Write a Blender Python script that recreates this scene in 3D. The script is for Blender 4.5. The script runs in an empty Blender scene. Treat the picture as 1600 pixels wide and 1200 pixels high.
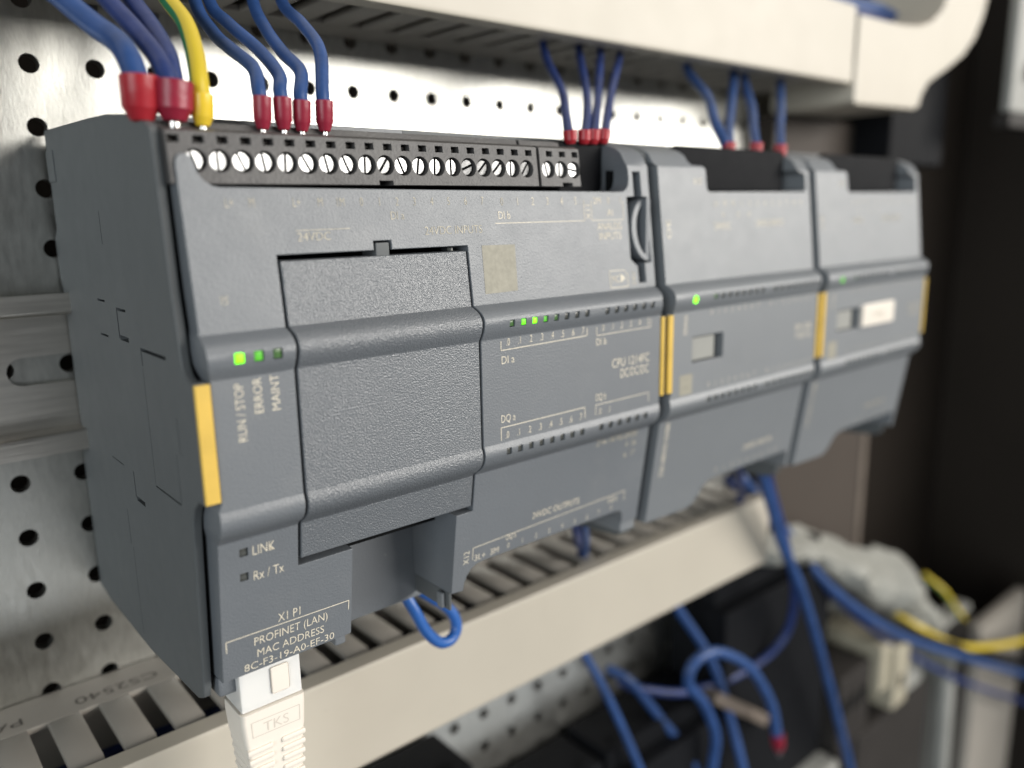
import bpy, bmesh, math, random
from mathutils import Vector, Matrix, Euler
from mathutils.geometry import tessellate_polygon
random.seed(7)
S = 0.001                       # all lengths below are millimetres; 1 Blender unit = 1 m
scene = bpy.context.scene
C = scene.collection

# ------------------------------------------------------------------ camera
cd = bpy.data.cameras.new("camera"); cam = bpy.data.objects.new("camera", cd); C.objects.link(cam)
cam.location = (-40.19*S, -121.31*S, 82.97*S)
cam.rotation_euler = Euler((math.radians(77.970), math.radians(1.016), math.radians(-40.406)), 'XYZ')
cd.sensor_width = 36.0; cd.lens = 36.0*1267.0/1600.0
cd.clip_start = 0.005; cd.clip_end = 50.0
cd.dof.use_dof = True; cd.dof.focus_distance = 0.152; cd.dof.aperture_fstop = 7.6
scene.camera = cam

# ------------------------------------------------------------------ ambient room light
w = bpy.data.worlds.new("World"); scene.world = w; w.use_nodes = True
bg = w.node_tree.nodes["Background"]; bg.inputs[0].default_value = (0.96, 0.97, 1.0, 1); bg.inputs[1].default_value = 0.10

def area(name, loc, target, sx, sy, power, col):
    l = bpy.data.lights.new(name, 'AREA'); l.shape = 'RECTANGLE'; l.size = sx; l.size_y = sy
    l.energy = power; l.color = col
    o = bpy.data.objects.new(name, l); C.objects.link(o); o.location = loc
    o.rotation_euler = (Vector(target)-Vector(loc)).to_track_quat('-Z', 'Y').to_euler()
    return o
area("window_light", (1.64, -1.95, 0.64), (0.10, 0.0, 0.08), 2.2, 0.66, 92.0, (1.0, 0.965, 0.91))
area("ceiling_light", (0.9, -1.0, 2.2), (0.1, 0.0, 0.05), 1.2, 0.5, 20.0, (1.0, 0.95, 0.88))
area("floor_bounce_light", (0.72, -1.85, -1.05), (0.05, 0.05, -0.02), 1.6, 0.55, 5.0, (0.93, 0.97, 1.0))
area("left_room_light", (-1.9, -1.1, 0.35), (0.0, 0.04, 0.05), 1.3, 1.3, 33.0, (0.90, 0.97, 1.0))

vs = scene.view_settings
vs.view_transform = 'Standard'; vs.look = 'None'; vs.exposure = 0.0; vs.gamma = 1.0
scene.render.film_transparent = False
scene.cycles.use_denoising = True
scene.cycles.max_bounces = 8

# ------------------------------------------------------------------ materials
def newmat(name):
    m = bpy.data.materials.new(name); m.use_nodes = True
    nt = m.node_tree; b = nt.nodes["Principled BSDF"]
    return m, nt, b
def coords(nt, scale=(1, 1, 1)):
    tc = nt.nodes.new("ShaderNodeTexCoord"); mp = nt.nodes.new("ShaderNodeMapping")
    mp.inputs["Scale"].default_value = scale
    nt.links.new(tc.outputs["Object"], mp.inputs[0]); return mp
def noise(nt, vec, scale, detail=3, rough=.5):
    n = nt.nodes.new("ShaderNodeTexNoise"); n.inputs["Scale"].default_value = scale
    n.inputs["Detail"].default_value = detail; n.inputs["Roughness"].default_value = rough
    nt.links.new(vec.outputs[0], n.inputs["Vector"]); return n
def ramp(nt, src, p0, c0, p1, c1):
    r = nt.nodes.new("ShaderNodeValToRGB")
    r.color_ramp.elements[0].position = p0; r.color_ramp.elements[0].color = (*c0, 1)
    r.color_ramp.elements[1].position = p1; r.color_ramp.elements[1].color = (*c1, 1)
    nt.links.new(src, r.inputs[0]); return r
def bump(nt, b, src, strength, dist):
    bp = nt.nodes.new("ShaderNodeBump"); bp.inputs["Strength"].default_value = strength
    bp.inputs["Distance"].default_value = dist
    nt.links.new(src, bp.inputs["Height"]); nt.links.new(bp.outputs[0], b.inputs["Normal"]); return bp
def plastic(name, col, rough=.5, grain=2200., bstr=.35, bdist=.00012, var=.12, spec=.5, big=60., dust=None, dcol=(.34, .33, .30)):
    m, nt, b = newmat(name)
    v = coords(nt)
    n2 = noise(nt, v, big, 4)
    lo = tuple(c*(1-var) for c in col); hi = tuple(min(1, c*(1+var)) for c in col)
    r = ramp(nt, n2.outputs[0], .3, lo, .7, hi)
    if dust:
        # sparse specks plus faint smudges of dust
        d1 = ramp(nt, noise(nt, v, 520., 6, .7).outputs[0], .66, (0, 0, 0), .74, (dust,)*3)
        d2 = ramp(nt, noise(nt, v, 90., 5, .65).outputs[0], .52, (0, 0, 0), .85, (dust*.35,)*3)
        sm = nt.nodes.new("ShaderNodeMixRGB"); sm.blend_type = 'ADD'; sm.inputs[0].default_value = 1
        nt.links.new(d1.outputs[0], sm.inputs[1]); nt.links.new(d2.outputs[0], sm.inputs[2])
        mx = nt.nodes.new("ShaderNodeMixRGB"); mx.inputs[2].default_value = (*dcol, 1)
        nt.links.new(sm.outputs[0], mx.inputs[0]); nt.links.new(r.outputs[0], mx.inputs[1])
        nt.links.new(mx.outputs[0], b.inputs["Base Color"])
    else:
        nt.links.new(r.outputs[0], b.inputs["Base Color"])
    b.inputs["Roughness"].default_value = rough
    b.inputs["Specular IOR Level"].default_value = spec
    if grain:
        n = noise(nt, v, grain, 2)
        bump(nt, b, n.outputs[0], bstr, bdist)
    rr = ramp(nt, noise(nt, v, big*6, 4).outputs[0], .3, (rough*.95,)*3, .75, (min(1, rough*1.05),)*3)
    nt.links.new(rr.outputs[0], b.inputs["Roughness"])
    return m
M = {}
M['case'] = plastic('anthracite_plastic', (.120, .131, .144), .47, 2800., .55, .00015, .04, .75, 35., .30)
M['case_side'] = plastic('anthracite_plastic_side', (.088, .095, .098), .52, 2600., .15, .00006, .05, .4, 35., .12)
M['door'] = plastic('anthracite_grainy_plastic', (.112, .122, .134), .35, 3100., .9, .00022, .04, .85, 35., .15)
M['case_module'] = plastic('anthracite_plastic_module', (.142, .153, .164), .50, 2300., .40, .00014, .03, .8, 35., .25)
M['terminal'] = plastic('black_terminal_plastic', (.062, .059, .058), .50, 2000., .6, .00022, .12, .5, 80., .35)
M['black'] = plastic('black_plastic', (.0085, .009, .0105), .6, 0, var=.1, spec=.06)
M['darkhole'] = plastic('hole_shade_black', (.004, .0045, .005), .8, 0, var=.1, spec=.1)  # near-black stands in for the shade inside slots and holes
M['beige'] = plastic('beige_duct_plastic', (.465, .425, .355), .46, 900., .06, .00006, .06, .4, 14., .28, (.27, .235, .19))
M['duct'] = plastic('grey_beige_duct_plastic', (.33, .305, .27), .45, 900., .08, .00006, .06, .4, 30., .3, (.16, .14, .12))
M['yellow'] = plastic('yellow_marker_plastic', (.62, .41, .075), .42, 2200., .35, .00014, .10, .5, 150., .35, (.36, .25, .10))
M['blue'] = plastic('blue_wire_insulation', (.022, .062, .190), .42, 500., .25, .0003, .18, .45, 120., .25, (.10, .13, .22))
M['bluedark'] = plastic('dark_blue_wire_insulation', (.017, .034, .130), .42, 500., .25, .0003, .18, .45, 120., .22, (.09, .10, .18))
M['bluelight'] = plastic('light_blue_wire_insulation', (.022, .105, .36), .36, 600., .1, .0001, .1, .5, 120.)
M['red'] = plastic('red_ferrule_plastic', (.33, .015, .024), .36, 900., .3, .0002, .15, .45, 150., .2, (.40, .12, .11))
M['magenta'] = plastic('crimson_ferrule_plastic', (.25, .014, .034), .36, 900., .3, .0002, .15, .45, 150., .2, (.34, .12, .12))
M['yferrule'] = plastic('yellow_ferrule_plastic', (.72, .50, .035), .30, 900., .1, .0001, .06, .5, 150.)
M['white'] = plastic('off_white_plastic', (.74, .68, .60), .36, 700., .06, .00005, .03, .5, 60.)
M['greyplastic'] = plastic('light_grey_plastic', (.27, .27, .25), .5, 900., .1, .0001, .1, .4, 30.)
M['greydark'] = plastic('dark_grey_plastic', (.030, .027, .025), .55, 900., .1, .0001, .12, .15, 30.)
M['cabinet'] = plastic('black_cabinet_paint', (.019, .0145, .011), .65, 700., .1, .0001, .15, .2, 8.)
M['emboss'] = plastic('embossed_white_plastic', (.60, .545, .475), .4, 0, var=.03)
M['brownmetal'] = plastic('dull_brown_metal', (.13, .105, .085), .5, 0, var=.15)
M['shade'] = plastic('shaded_duct_plastic', (.062, .051, .043), .6, 900., .1, .0001, .06, .15, 12., .2, (.04, .034, .03))  # grey-beige duct plastic, darkened to carry its shade in the colour
M['cream'] = plastic('cream_plastic', (.34, .31, .235), .45, 0, var=.05)
M['cloth'] = plastic('pale_grey_padding', (.27, .27, .245), .85, 300., .6, .0008, .12, .2, 60.)
M['ledoff'] = plastic('unlit_led_window', (.050, .052, .046), .30, 0, var=.15)
M['ledgreen'] = plastic('dim_green_led_window', (.055, .13, .035), .30, 0, var=.1)
# printed lettering
m, nt, b = newmat('printed_lettering'); b.inputs["Base Color"].default_value = (.66, .60, .48, 1); b.inputs["Roughness"].default_value = .6
v = coords(nt); r = ramp(nt, noise(nt, v, 1500, 2).outputs[0], .30, (.50, .46, .37), .55, (.72, .65, .52)); nt.links.new(r.outputs[0], b.inputs["Base Color"])
M['ink'] = m
m, nt, b = newmat('faint_print'); v = coords(nt); r = ramp(nt, noise(nt, v, 900, 2).outputs[0], .35, (.27, .255, .21), .65, (.54, .49, .38))
nt.links.new(r.outputs[0], b.inputs["Base Color"]); b.inputs["Roughness"].default_value = .6
M['inkfaint'] = m
M['inkpatch'] = plastic('plain_printed_patch', (.27, .255, .205), .6, 1500., .3, .0001, .12, .4, 900.)
m, nt, b = newmat('embossed_dark_print'); b.inputs["Base Color"].default_value = (.09, .08, .07, 1); b.inputs["Roughness"].default_value = .6
M['inkdark'] = m
def led(name, col, strength):
    m, nt, b = newmat(name); b.inputs["Base Color"].default_value = (*col, 1)
    b.inputs["Emission Color"].default_value = (*col, 1); b.inputs["Emission Strength"].default_value = strength
    v = coords(nt); n = noise(nt, v, 900, 2)
    r = ramp(nt, n.outputs[0], .2, tuple(c*.8 for c in col), .8, col); nt.links.new(r.outputs[0], b.inputs["Emission Color"])
    return m
M['led_on'] = led('lit_green_led', (.13, .80, .01), .8)
M['led_hot'] = led('bright_green_led', (.17, .90, .005), 2.3)
M['led_mid'] = led('half_lit_green_led', (.08, .42, .02), .32)
# galvanised steel
def zinc(name, col, rough, stretch=(1, 1, 1), metal=1.0):
    m, nt, b = newmat(name)
    v = coords(nt, stretch); vv = coords(nt)
    n1 = noise(nt, v, 700., 4, .6); n2 = noise(nt, vv, 28., 4, .6); n3 = noise(nt, v, 2400., 2)
    mx = nt.nodes.new("ShaderNodeMixRGB"); mx.blend_type = 'MULTIPLY'; mx.inputs[0].default_value = 1
    r1 = ramp(nt, n1.outputs[0], .3, tuple(c*.80 for c in col), .7, col)
    r2 = ramp(nt, n2.outputs[0], .3, (.90, .89, .87), .7, (1, 1, 1))
    nt.links.new(r1.outputs[0], mx.inputs[1]); nt.links.new(r2.outputs[0], mx.inputs[2])
    nt.links.new(mx.outputs[0], b.inputs["Base Color"])
    b.inputs["Metallic"].default_value = metal
    rr = ramp(nt, n1.outputs[0], .3, (rough*.85,)*3, .7, (min(1, rough*1.18),)*3)
    nt.links.new(rr.outputs[0], b.inputs["Roughness"])
    add = nt.nodes.new("ShaderNodeMath"); add.operation = 'ADD'
    nt.links.new(n1.outputs[0], add.inputs[0]); nt.links.new(n3.outputs[0], add.inputs[1])
    bump(nt, b, add.outputs[0], .25, .00009)
    return m
M['zinc'] = zinc('galvanised_steel', (.68, .68, .645), .36, (1.0, 1.0, .30))
M['rail'] = zinc('zinc_plated_rail', (.78, .745, .69), .36, (.06, 1.0, 1.0))
M['screw'] = zinc('zinc_screw', (.44, .445, .45), .36)
M['tin'] = zinc('tinned_copper', (.80, .79, .76), .25)
# clear plug plastic
m, nt, b = newmat('clear_plug_plastic'); b.inputs["Base Color"].default_value = (.95, .94, .91, 1); b.inputs["Roughness"].default_value = .06
b.inputs["Transmission Weight"].default_value = .38; b.inputs["IOR"].default_value = 1.5
M['clear'] = m
# green-yellow earth wire
m, nt, b = newmat('green_yellow_insulation'); b.inputs["Roughness"].default_value = .4
at = nt.nodes.new("ShaderNodeAttribute"); at.attribute_name = "around"
r = nt.nodes.new("ShaderNodeValToRGB"); r.color_ramp.interpolation = 'CONSTANT'
r.color_ramp.elements[0].position = 0; r.color_ramp.elements[0].color = (.56, .42, .025, 1)
r.color_ramp.elements[1].position = .38; r.color_ramp.elements[1].color = (.02, .16, .06, 1)
e = r.color_ramp.elements.new(.56); e.color = (.56, .42, .025, 1)
nt.links.new(at.outputs["Fac"], r.inputs[0]); nt.links.new(r.outputs[0], b.inputs["Base Color"])
M['earth'] = m

# ------------------------------------------------------------------ object helpers
WL = {}   # world location (mm) of every object origin
def finish(bm, smooth_angle=32):
    bmesh.ops.remove_doubles(bm, verts=bm.verts, dist=1e-4)
    bmesh.ops.recalc_face_normals(bm, faces=bm.faces)
    lim = math.radians(smooth_angle)
    for f in bm.faces: f.smooth = True
    for e in bm.edges:
        if len(e.link_faces) == 2: e.smooth = e.calc_face_angle(0) < lim
        else: e.smooth = False
def weighted(bm):
    """area-weighted corner normals, so flat faces stay flat beside their bevels"""
    bm.normal_update(); out = []; cache = {}
    areas = {f: f.calc_area() for f in bm.faces}
    for v in bm.verts:
        todo = set(v.link_faces)
        while todo:
            st = [todo.pop()]; fan = []
            while st:
                f = st.pop(); fan.append(f)
                for e in f.edges:
                    if v in e.verts and e.smooth:
                        for g in e.link_faces:
                            if g in todo: todo.discard(g); st.append(g)
            n = Vector((0, 0, 0))
            for f in fan: n += f.normal*areas[f]
            n = n.normalized() if n.length > 0 else fan[0].normal
            for f in fan: cache[(f, v)] = tuple(n)
    for f in bm.faces:
        for l in f.loops: out.append(cache[(f, l.vert)])
    return out
def link(name, me, parent=None, at=(0, 0, 0)):
    o = bpy.data.objects.new(name, me); C.objects.link(o)
    at = Vector(at); base = WL[parent.name] if parent else Vector((0, 0, 0))
    o.parent = parent; o.location = (at-base)*S; WL[o.name] = at
    return o
def tomesh(name, bm, mat, parent=None, origin=(0, 0, 0), smooth=32):
    """bm in world millimetres -> one mesh object whose origin is `origin`"""
    finish(bm, smooth)
    org = Vector(origin)
    for v in bm.verts: v.co = (v.co-org)*S
    me = bpy.data.meshes.new(name); nrm = weighted(bm); bm.to_mesh(me); bm.free()
    me.normals_split_custom_set(nrm)
    for mm in (mat if isinstance(mat, (list, tuple)) else [mat]): me.materials.append(M[mm])
    return link(name, me, parent, origin)
def tag(o, label=None, cat=None, group=None, kind=None):
    if label: o["label"] = label
    if cat: o["category"] = cat
    if group: o["group"] = group
    if kind: o["kind"] = kind
    return o
def thing(name, at, label, cat, group=None):
    o = link(name, None, None, at); o.empty_display_size = .01
    return tag(o, label, cat, group)
def add_box(bm, x0, x1, y0, y1, z0, z1, bev=0, seg=2):
    r = bmesh.ops.create_cube(bm, size=1)
    vs = r['verts']
    for v in vs:
        v.co = Vector(((x0+x1)/2+v.co.x*(x1-x0), (y0+y1)/2+v.co.y*(y1-y0), (z0+z1)/2+v.co.z*(z1-z0)))
    if bev:
        es = list({e for v in vs for e in v.link_edges})
        bmesh.ops.bevel(bm, geom=es, offset=bev, segments=seg, profile=.5, affect='EDGES')
def box(name, x0, x1, y0, y1, z0, z1, mat, parent=None, bev=.3, origin=None):
    bm = bmesh.new(); add_box(bm, x0, x1, y0, y1, z0, z1, bev)
    return tomesh(name, bm, mat, parent, origin or ((x0+x1)/2, (y0+y1)/2, z0))
def catmull(pts, n=8):
    P = [Vector(p) for p in pts]; P = [P[0]*2-P[1]]+P+[P[-1]*2-P[-2]]
    out = []
    for i in range(1, len(P)-2):
        for k in range(n):
            t = k/n; a, b_, c, d = P[i-1], P[i], P[i+1], P[i+2]
            out.append(.5*((2*b_)+(c-a)*t+(2*a-5*b_+4*c-d)*t*t+(3*b_-a-3*c+d)*t**3))
    out.append(P[-2]); return out
def tube_mesh(name, pts, r, mat, parent=None, n=14, step=8, attr=False, twist=0.):
    path = catmull(pts, step) if step else [Vector(p) for p in pts]
    org = path[0].copy(); verts = []; faces = []; loc = []
    t0 = (path[1]-path[0]).normalized()
    up = Vector((1, 0, 0)) if abs(t0.x) < .8 else Vector((0, 0, 1))
    nrm = (up-t0*up.dot(t0)).normalized()
    for i, p in enumerate(path):
        t = (path[min(i+1, len(path)-1)]-path[max(i-1, 0)]).normalized()
        nrm = (nrm-t*nrm.dot(t)).normalized(); bn = t.cross(nrm)
        rr = r[i*(len(r)-1)//(len(path)-1)] if isinstance(r, (list, tuple)) else r
        for k in range(n):
            a = 2*math.pi*k/n+twist*i
            verts.append((p+(nrm*math.cos(a)+bn*math.sin(a))*rr-org)*S); loc.append(k/n)
    for i in range(len(path)-1):
        for k in range(n):
            faces.append((i*n+k, i*n+(k+1) % n, (i+1)*n+(k+1) % n, (i+1)*n+k))
    faces.append(tuple(reversed(range(n)))); faces.append(tuple((len(path)-1)*n+k for k in range(n)))
    me = bpy.data.meshes.new(name); me.from_pydata(verts, [], faces); me.materials.append(M[mat])
    for i, p in enumerate(me.polygons): p.use_smooth = i < len(me.polygons)-2
    if attr:
        a = me.attributes.new("around", 'FLOAT', 'FACE')
        for i in range(len(me.polygons)): a.data[i].value = (i % n)/n if i < len(me.polygons)-2 else 0
    return link(name, me, parent, org)
def lathe(name, prof, at, axis, mat, parent=None, n=20):
    """prof: list of (radius, height along axis) in mm"""
    ax = Vector(axis).normalized(); q = Vector((0, 0, 1)).rotation_difference(ax)
    verts = []; faces = []
    for r, h in prof:
        for k in range(n):
            a = 2*math.pi*k/n; verts.append((q @ Vector((r*math.cos(a), r*math.sin(a), h)))*S)
    for i in range(len(prof)-1):
        for k in range(n): faces.append((i*n+k, i*n+(k+1) % n, (i+1)*n+(k+1) % n, (i+1)*n+k))
    faces.append(tuple(reversed(range(n)))); faces.append(tuple((len(prof)-1)*n+k for k in range(n)))
    bm = bmesh.new(); vv = [bm.verts.new(v) for v in verts]
    for f in faces:
        try: bm.faces.new([vv[i] for i in f])
        except ValueError: pass
    lim = math.radians(35); bmesh.ops.recalc_face_normals(bm, faces=bm.faces)
    for f in bm.faces: f.smooth = True
    for e in bm.edges: e.smooth = len(e.link_faces) == 2 and e.calc_face_angle(0) < lim
    me = bpy.data.meshes.new(name); bm.to_mesh(me); bm.free(); me.materials.append(M[mat])
    return link(name, me, parent, at)
def panel_bm(outer, holes, prof, back, zcuts=(), bev=.3, bevel_holes=()):
    """outline in (x,z) with holes, draped on y=prof(z), extruded back to y=back(z)"""
    loops = [outer]+list(holes)
    tri = tessellate_polygon([[Vector((p[0], p[1], 0)) for p in L] for L in loops])
    flat = [p for L in loops for p in L]
    bm = bmesh.new(); vs = [bm.verts.new((p[0], 0, p[1])) for p in flat]
    for t in tri:
        try: bm.faces.new([vs[i] for i in t])
        except ValueError: pass
    bm.normal_update()
    bmesh.ops.dissolve_limit(bm, angle_limit=.01, verts=[], edges=[e for e in bm.edges if len(e.link_faces) == 2])
    for z in zcuts:
        bmesh.ops.bisect_plane(bm, geom=bm.verts[:]+bm.edges[:]+bm.faces[:], plane_co=(0, 0, z), plane_no=(0, 0, 1), dist=1e-5)
    keep = [outer]+[holes[i] for i in bevel_holes]
    def onloop(mid):
        for L in keep:
            for i in range(len(L)):
                a = Vector((L[i][0], 0, L[i][1])); b_ = Vector((L[(i+1) % len(L)][0], 0, L[(i+1) % len(L)][1]))
                d = b_-a; l2 = d.length_squared
                if l2 == 0: continue
                t = max(0, min(1, (mid-a).dot(d)/l2))
                if (a+d*t-mid).length < 1e-3: return True
        return False
    bed = [e for e in bm.edges if len(e.link_faces) == 1]
    bevl = [onloop((e.verts[0].co+e.verts[1].co)/2) for e in bed]
    front = bm.verts[:]; mp = {}
    ffaces = bm.faces[:]
    for v in front:
        mp[v] = bm.verts.new((v.co.x, back(v.co.z) if callable(back) else back, v.co.z))
    for v in front: v.co.y = prof(v.co.z)
    for e in bed:
        a, b_ = e.verts; bm.faces.new((a, b_, mp[b_], mp[a]))
    for f in ffaces: bm.faces.new([mp[v] for v in reversed(f.verts)])
    bmesh.ops.recalc_face_normals(bm, faces=bm.faces)
    if bev:
        es = [e for e, k in zip(bed, bevl) if k and e.is_valid]
        bmesh.ops.bevel(bm, geom=es, offset=bev, segments=2, profile=.5, affect='EDGES', clamp_overlap=True)
    return bm
def interp(tab):
    def f(z):
        if z <= tab[0][0]: (a, b_), (c, d) = tab[0], tab[1]
        elif z >= tab[-1][0]: (a, b_), (c, d) = tab[-2], tab[-1]
        else:
            for i in range(len(tab)-1):
                if tab[i][0] <= z <= tab[i+1][0]: (a, b_), (c, d) = tab[i], tab[i+1]; break
        return b_+(d-b_)*(z-a)/(c-a)
    return f
PT = [(3, 7.26), (31.0, 3.06), (31.6, 2.6), (32.3, 1.5), (33.1, .55), (34.0, -.1), (35.0, -.45), (36.0, -.5), (36.8, -.30), (37.3, -.08), (37.5, 0),
      (58.5, 0), (58.9, -.2), (59.6, -.62), (60.5, -1.05), (61.5, -1.33), (62.5, -1.35), (63.3, -1.05), (64.0, -.45), (64.6, .5), (65.0, 1.4), (65.3, 2.04),
      (92.5, 5.3), (95.4, 7.2), (96.7, 9.2), (98.0, 13.5), (99.1, 20.5)]
prof = interp(PT); ZC = [z for z, y in PT[1:-1]]
def rect(x0, x1, z0, z1): return [(x0, z0), (x1, z0), (x1, z1), (x0, z1)]

# lettering ---------------------------------------------------------
tcv = bpy.data.curves.new("lettering_source", 'FONT'); tcv.resolution_u = 3
tob = bpy.data.objects.new("lettering_source", tcv); C.objects.link(tob)
def glyphs(s):
    tcv.body = s; bpy.context.view_layer.update()
    dg = bpy.context.evaluated_depsgraph_get()
    me = bpy.data.meshes.new_from_object(tob.evaluated_get(dg))
    vs = [tuple(v.co) for v in me.vertices]; fs = [tuple(p.vertices) for p in me.polygons]
    bpy.data.meshes.remove(me); return vs, fs
CAP = max(v[1] for v in glyphs("H")[0])
def lettering(s, x, z, h, parent, surf=None, x1=None, align='l', rot=0, mat='ink', cond=.66, to3=None, name='lettering', eps=.05, weight=-0.007):
    """s printed with its baseline at z, cap height h mm; x..x1 fixes the width"""
    tcv.offset = weight
    vs, fs = glyphs(s)
    if not vs: return
    a = min(v[0] for v in vs); b_ = max(v[0] for v in vs); k = h/CAP
    sx = (x1-x)/(b_-a) if x1 is not None else k*cond
    wid = (b_-a)*sx; off = {'l': 0, 'c': -wid/2, 'r': -wid}[align] if x1 is None else 0
    surf = surf or prof; out = []
    for v in vs:
        u = (v[0]-a)*sx+off; t = v[1]*k
        if rot == 90: px, pz = x-t, z+u
        elif rot == 180: px, pz = x-u, z-t
        else: px, pz = x+u, z+t
        out.append(to3(px, pz) if to3 else (px, surf(pz)-eps, pz))
    bm = bmesh.new(); vv = [bm.verts.new(o) for o in out]
    for f in fs:
        try: bm.faces.new([vv[i] for i in f])
        except ValueError: pass
    o0 = Vector(out[0])
    return tomesh(name, bm, mat, parent, o0)
def lines(name, segs, parent, wd=.16, mat='ink', surf=None, eps=.045):
    """printed rules, one mesh per frame"""
    surf = surf or prof; bm = bmesh.new()
    for (xa, za, xb, zb) in segs:
        dx, dz = xb-xa, zb-za; L = math.hypot(dx, dz); nx, nz = -dz/L*wd/2, dx/L*wd/2
        q = [(xa+nx, za+nz), (xb+nx, zb+nz), (xb-nx, zb-nz), (xa-nx, za-nz)]
        bm.faces.new([bm.verts.new((p[0], surf(p[1])-eps, p[1])) for p in q])
    return tomesh(name, bm, mat, parent, (segs[0][0], surf(segs[0][1]), segs[0][1]))

# ================================================================== SETTING
def mounting_plate():
    pitch = 12.72; x0 = -.3-pitch*8.5; z0 = 114.9+pitch*5.5
    nx, nz = 38, 28; r = 2.0; n = 16; verts = []; faces = []
    def vert(x, y, z): verts.append((x*S, y*S, z*S)); return len(verts)-1
    xe = 384.5
    for i in range(nx):
        for j in range(nz):
            cx = x0+pitch*(i+.5); cz = z0-pitch*(j+.5); ring = []; sq = []; back = []
            for k in range(n):
                a = 2*math.pi*(k+.5)/n; c, s = math.cos(a), math.sin(a); mxx = max(abs(c), abs(s))
                ring.append(vert(cx+r*c, 80, cz+r*s)); back.append(vert(cx+r*c*.99, 83.0, cz+r*s*.99))
                sq.append(vert(cx+pitch/2*c/mxx, 80, cz+pitch/2*s/mxx))
            for k in range(n):
                l = (k+1) % n
                faces.append((ring[k], ring[l], sq[l], sq[k])); faces.append((ring[l], ring[k], back[k], back[l]))
            cs = [vert(cx+pitch/2*sx, 80, cz+pitch/2*sz) for sx, sz in ((1, 1), (-1, 1), (-1, -1), (1, -1))]
            for q, k in enumerate((1, 5, 9, 13)):
                faces.append((sq[k], sq[(k+1) % n], cs[q]))
    me = bpy.data.meshes.new("mounting_plate"); me.from_pydata(verts, [], faces)
    bm = bmesh.new(); bm.from_mesh(me); bmesh.ops.remove_doubles(bm, verts=bm.verts, dist=1e-7); bmesh.ops.recalc_face_normals(bm, faces=bm.faces)
    for f in bm.faces: f.smooth = False
    xr = x0+pitch*nx; zt = z0; zb = z0-pitch*nz
    # folded right-hand edge of the sheet
    vs = [bm.verts.new((xr*S, 80*S, zt*S)), bm.verts.new((xr*S, 80*S, zb*S)), bm.verts.new((xr*S, 95*S, zb*S)), bm.verts.new((xr*S, 95*S, zt*S))]
    bm.faces.new(vs)
    bm.to_mesh(me); bm.free(); me.materials.append(M['zinc'])
    o = link("mounting_plate", me); tag(o, "perforated galvanised steel mounting plate behind everything", None, None, "structure")
mounting_plate()
tag(box("cabinet_back_wall", -160, 620, 128, 134, -420, 330, 'cabinet', None, 0), "black back wall of the cabinet seen through the plate holes", None, None, "structure")
tag(box("cabinet_side_wall", 600, 606, -90, 127, -420, 330, 'cabinet', None, 0), "black side wall of the cabinet at the right", None, None, "structure")

# ------------------------------------------------------------------ DIN rail
def din_rail():
    t = thing("din_rail", (-70, 76, 32.5), "zinc plated top hat rail carrying the grey controller", "mounting rail")
    x0, x1 = -70, 262
    web_holes = []
    for cx in [-54+25*i-.5 for i in range(13)]:
        h = []
        for k in range(9):
            a = math.pi/2+math.pi*k/8; h.append((cx-5.2+3.1*math.cos(a), 50.8+3.1*math.sin(a)))
        for k in range(9):
            a = -math.pi/2+math.pi*k/8; h.append((cx+5.2+3.1*math.cos(a), 50.8+3.1*math.sin(a)))
        web_holes.append(h)
    bm = panel_bm(rect(x0, x1, 37.6, 63.0), web_holes, lambda z: 78.4, 79.4, (), 0)
    tomesh("web", bm, 'rail', t, (x0, 78.4, 37.6))
    for z, s in ((63.0, 1), (37.6, -1)):
        pts = [(79.4, 0), (73.4, 0), (72.9, .12), (72.5, .5), (72.4, 1.0), (72.4, 4.6), (73.4, 4.6), (73.4, 1.1), (79.4, 1.1)]
        bm = bmesh.new(); A = [bm.verts.new((x0, y, z+s*dz)) for y, dz in pts]; B = [bm.verts.new((x1, y, z+s*dz)) for y, dz in pts]
        n = len(pts)
        for i in range(n): bm.faces.new((A[i], A[(i+1) % n], B[(i+1) % n], B[i]))
        bm.faces.new(A); bm.faces.new(list(reversed(B)))
        tomesh("flange", bm, 'rail', t, (x0, 72.4, z), 50)
din_rail()

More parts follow.
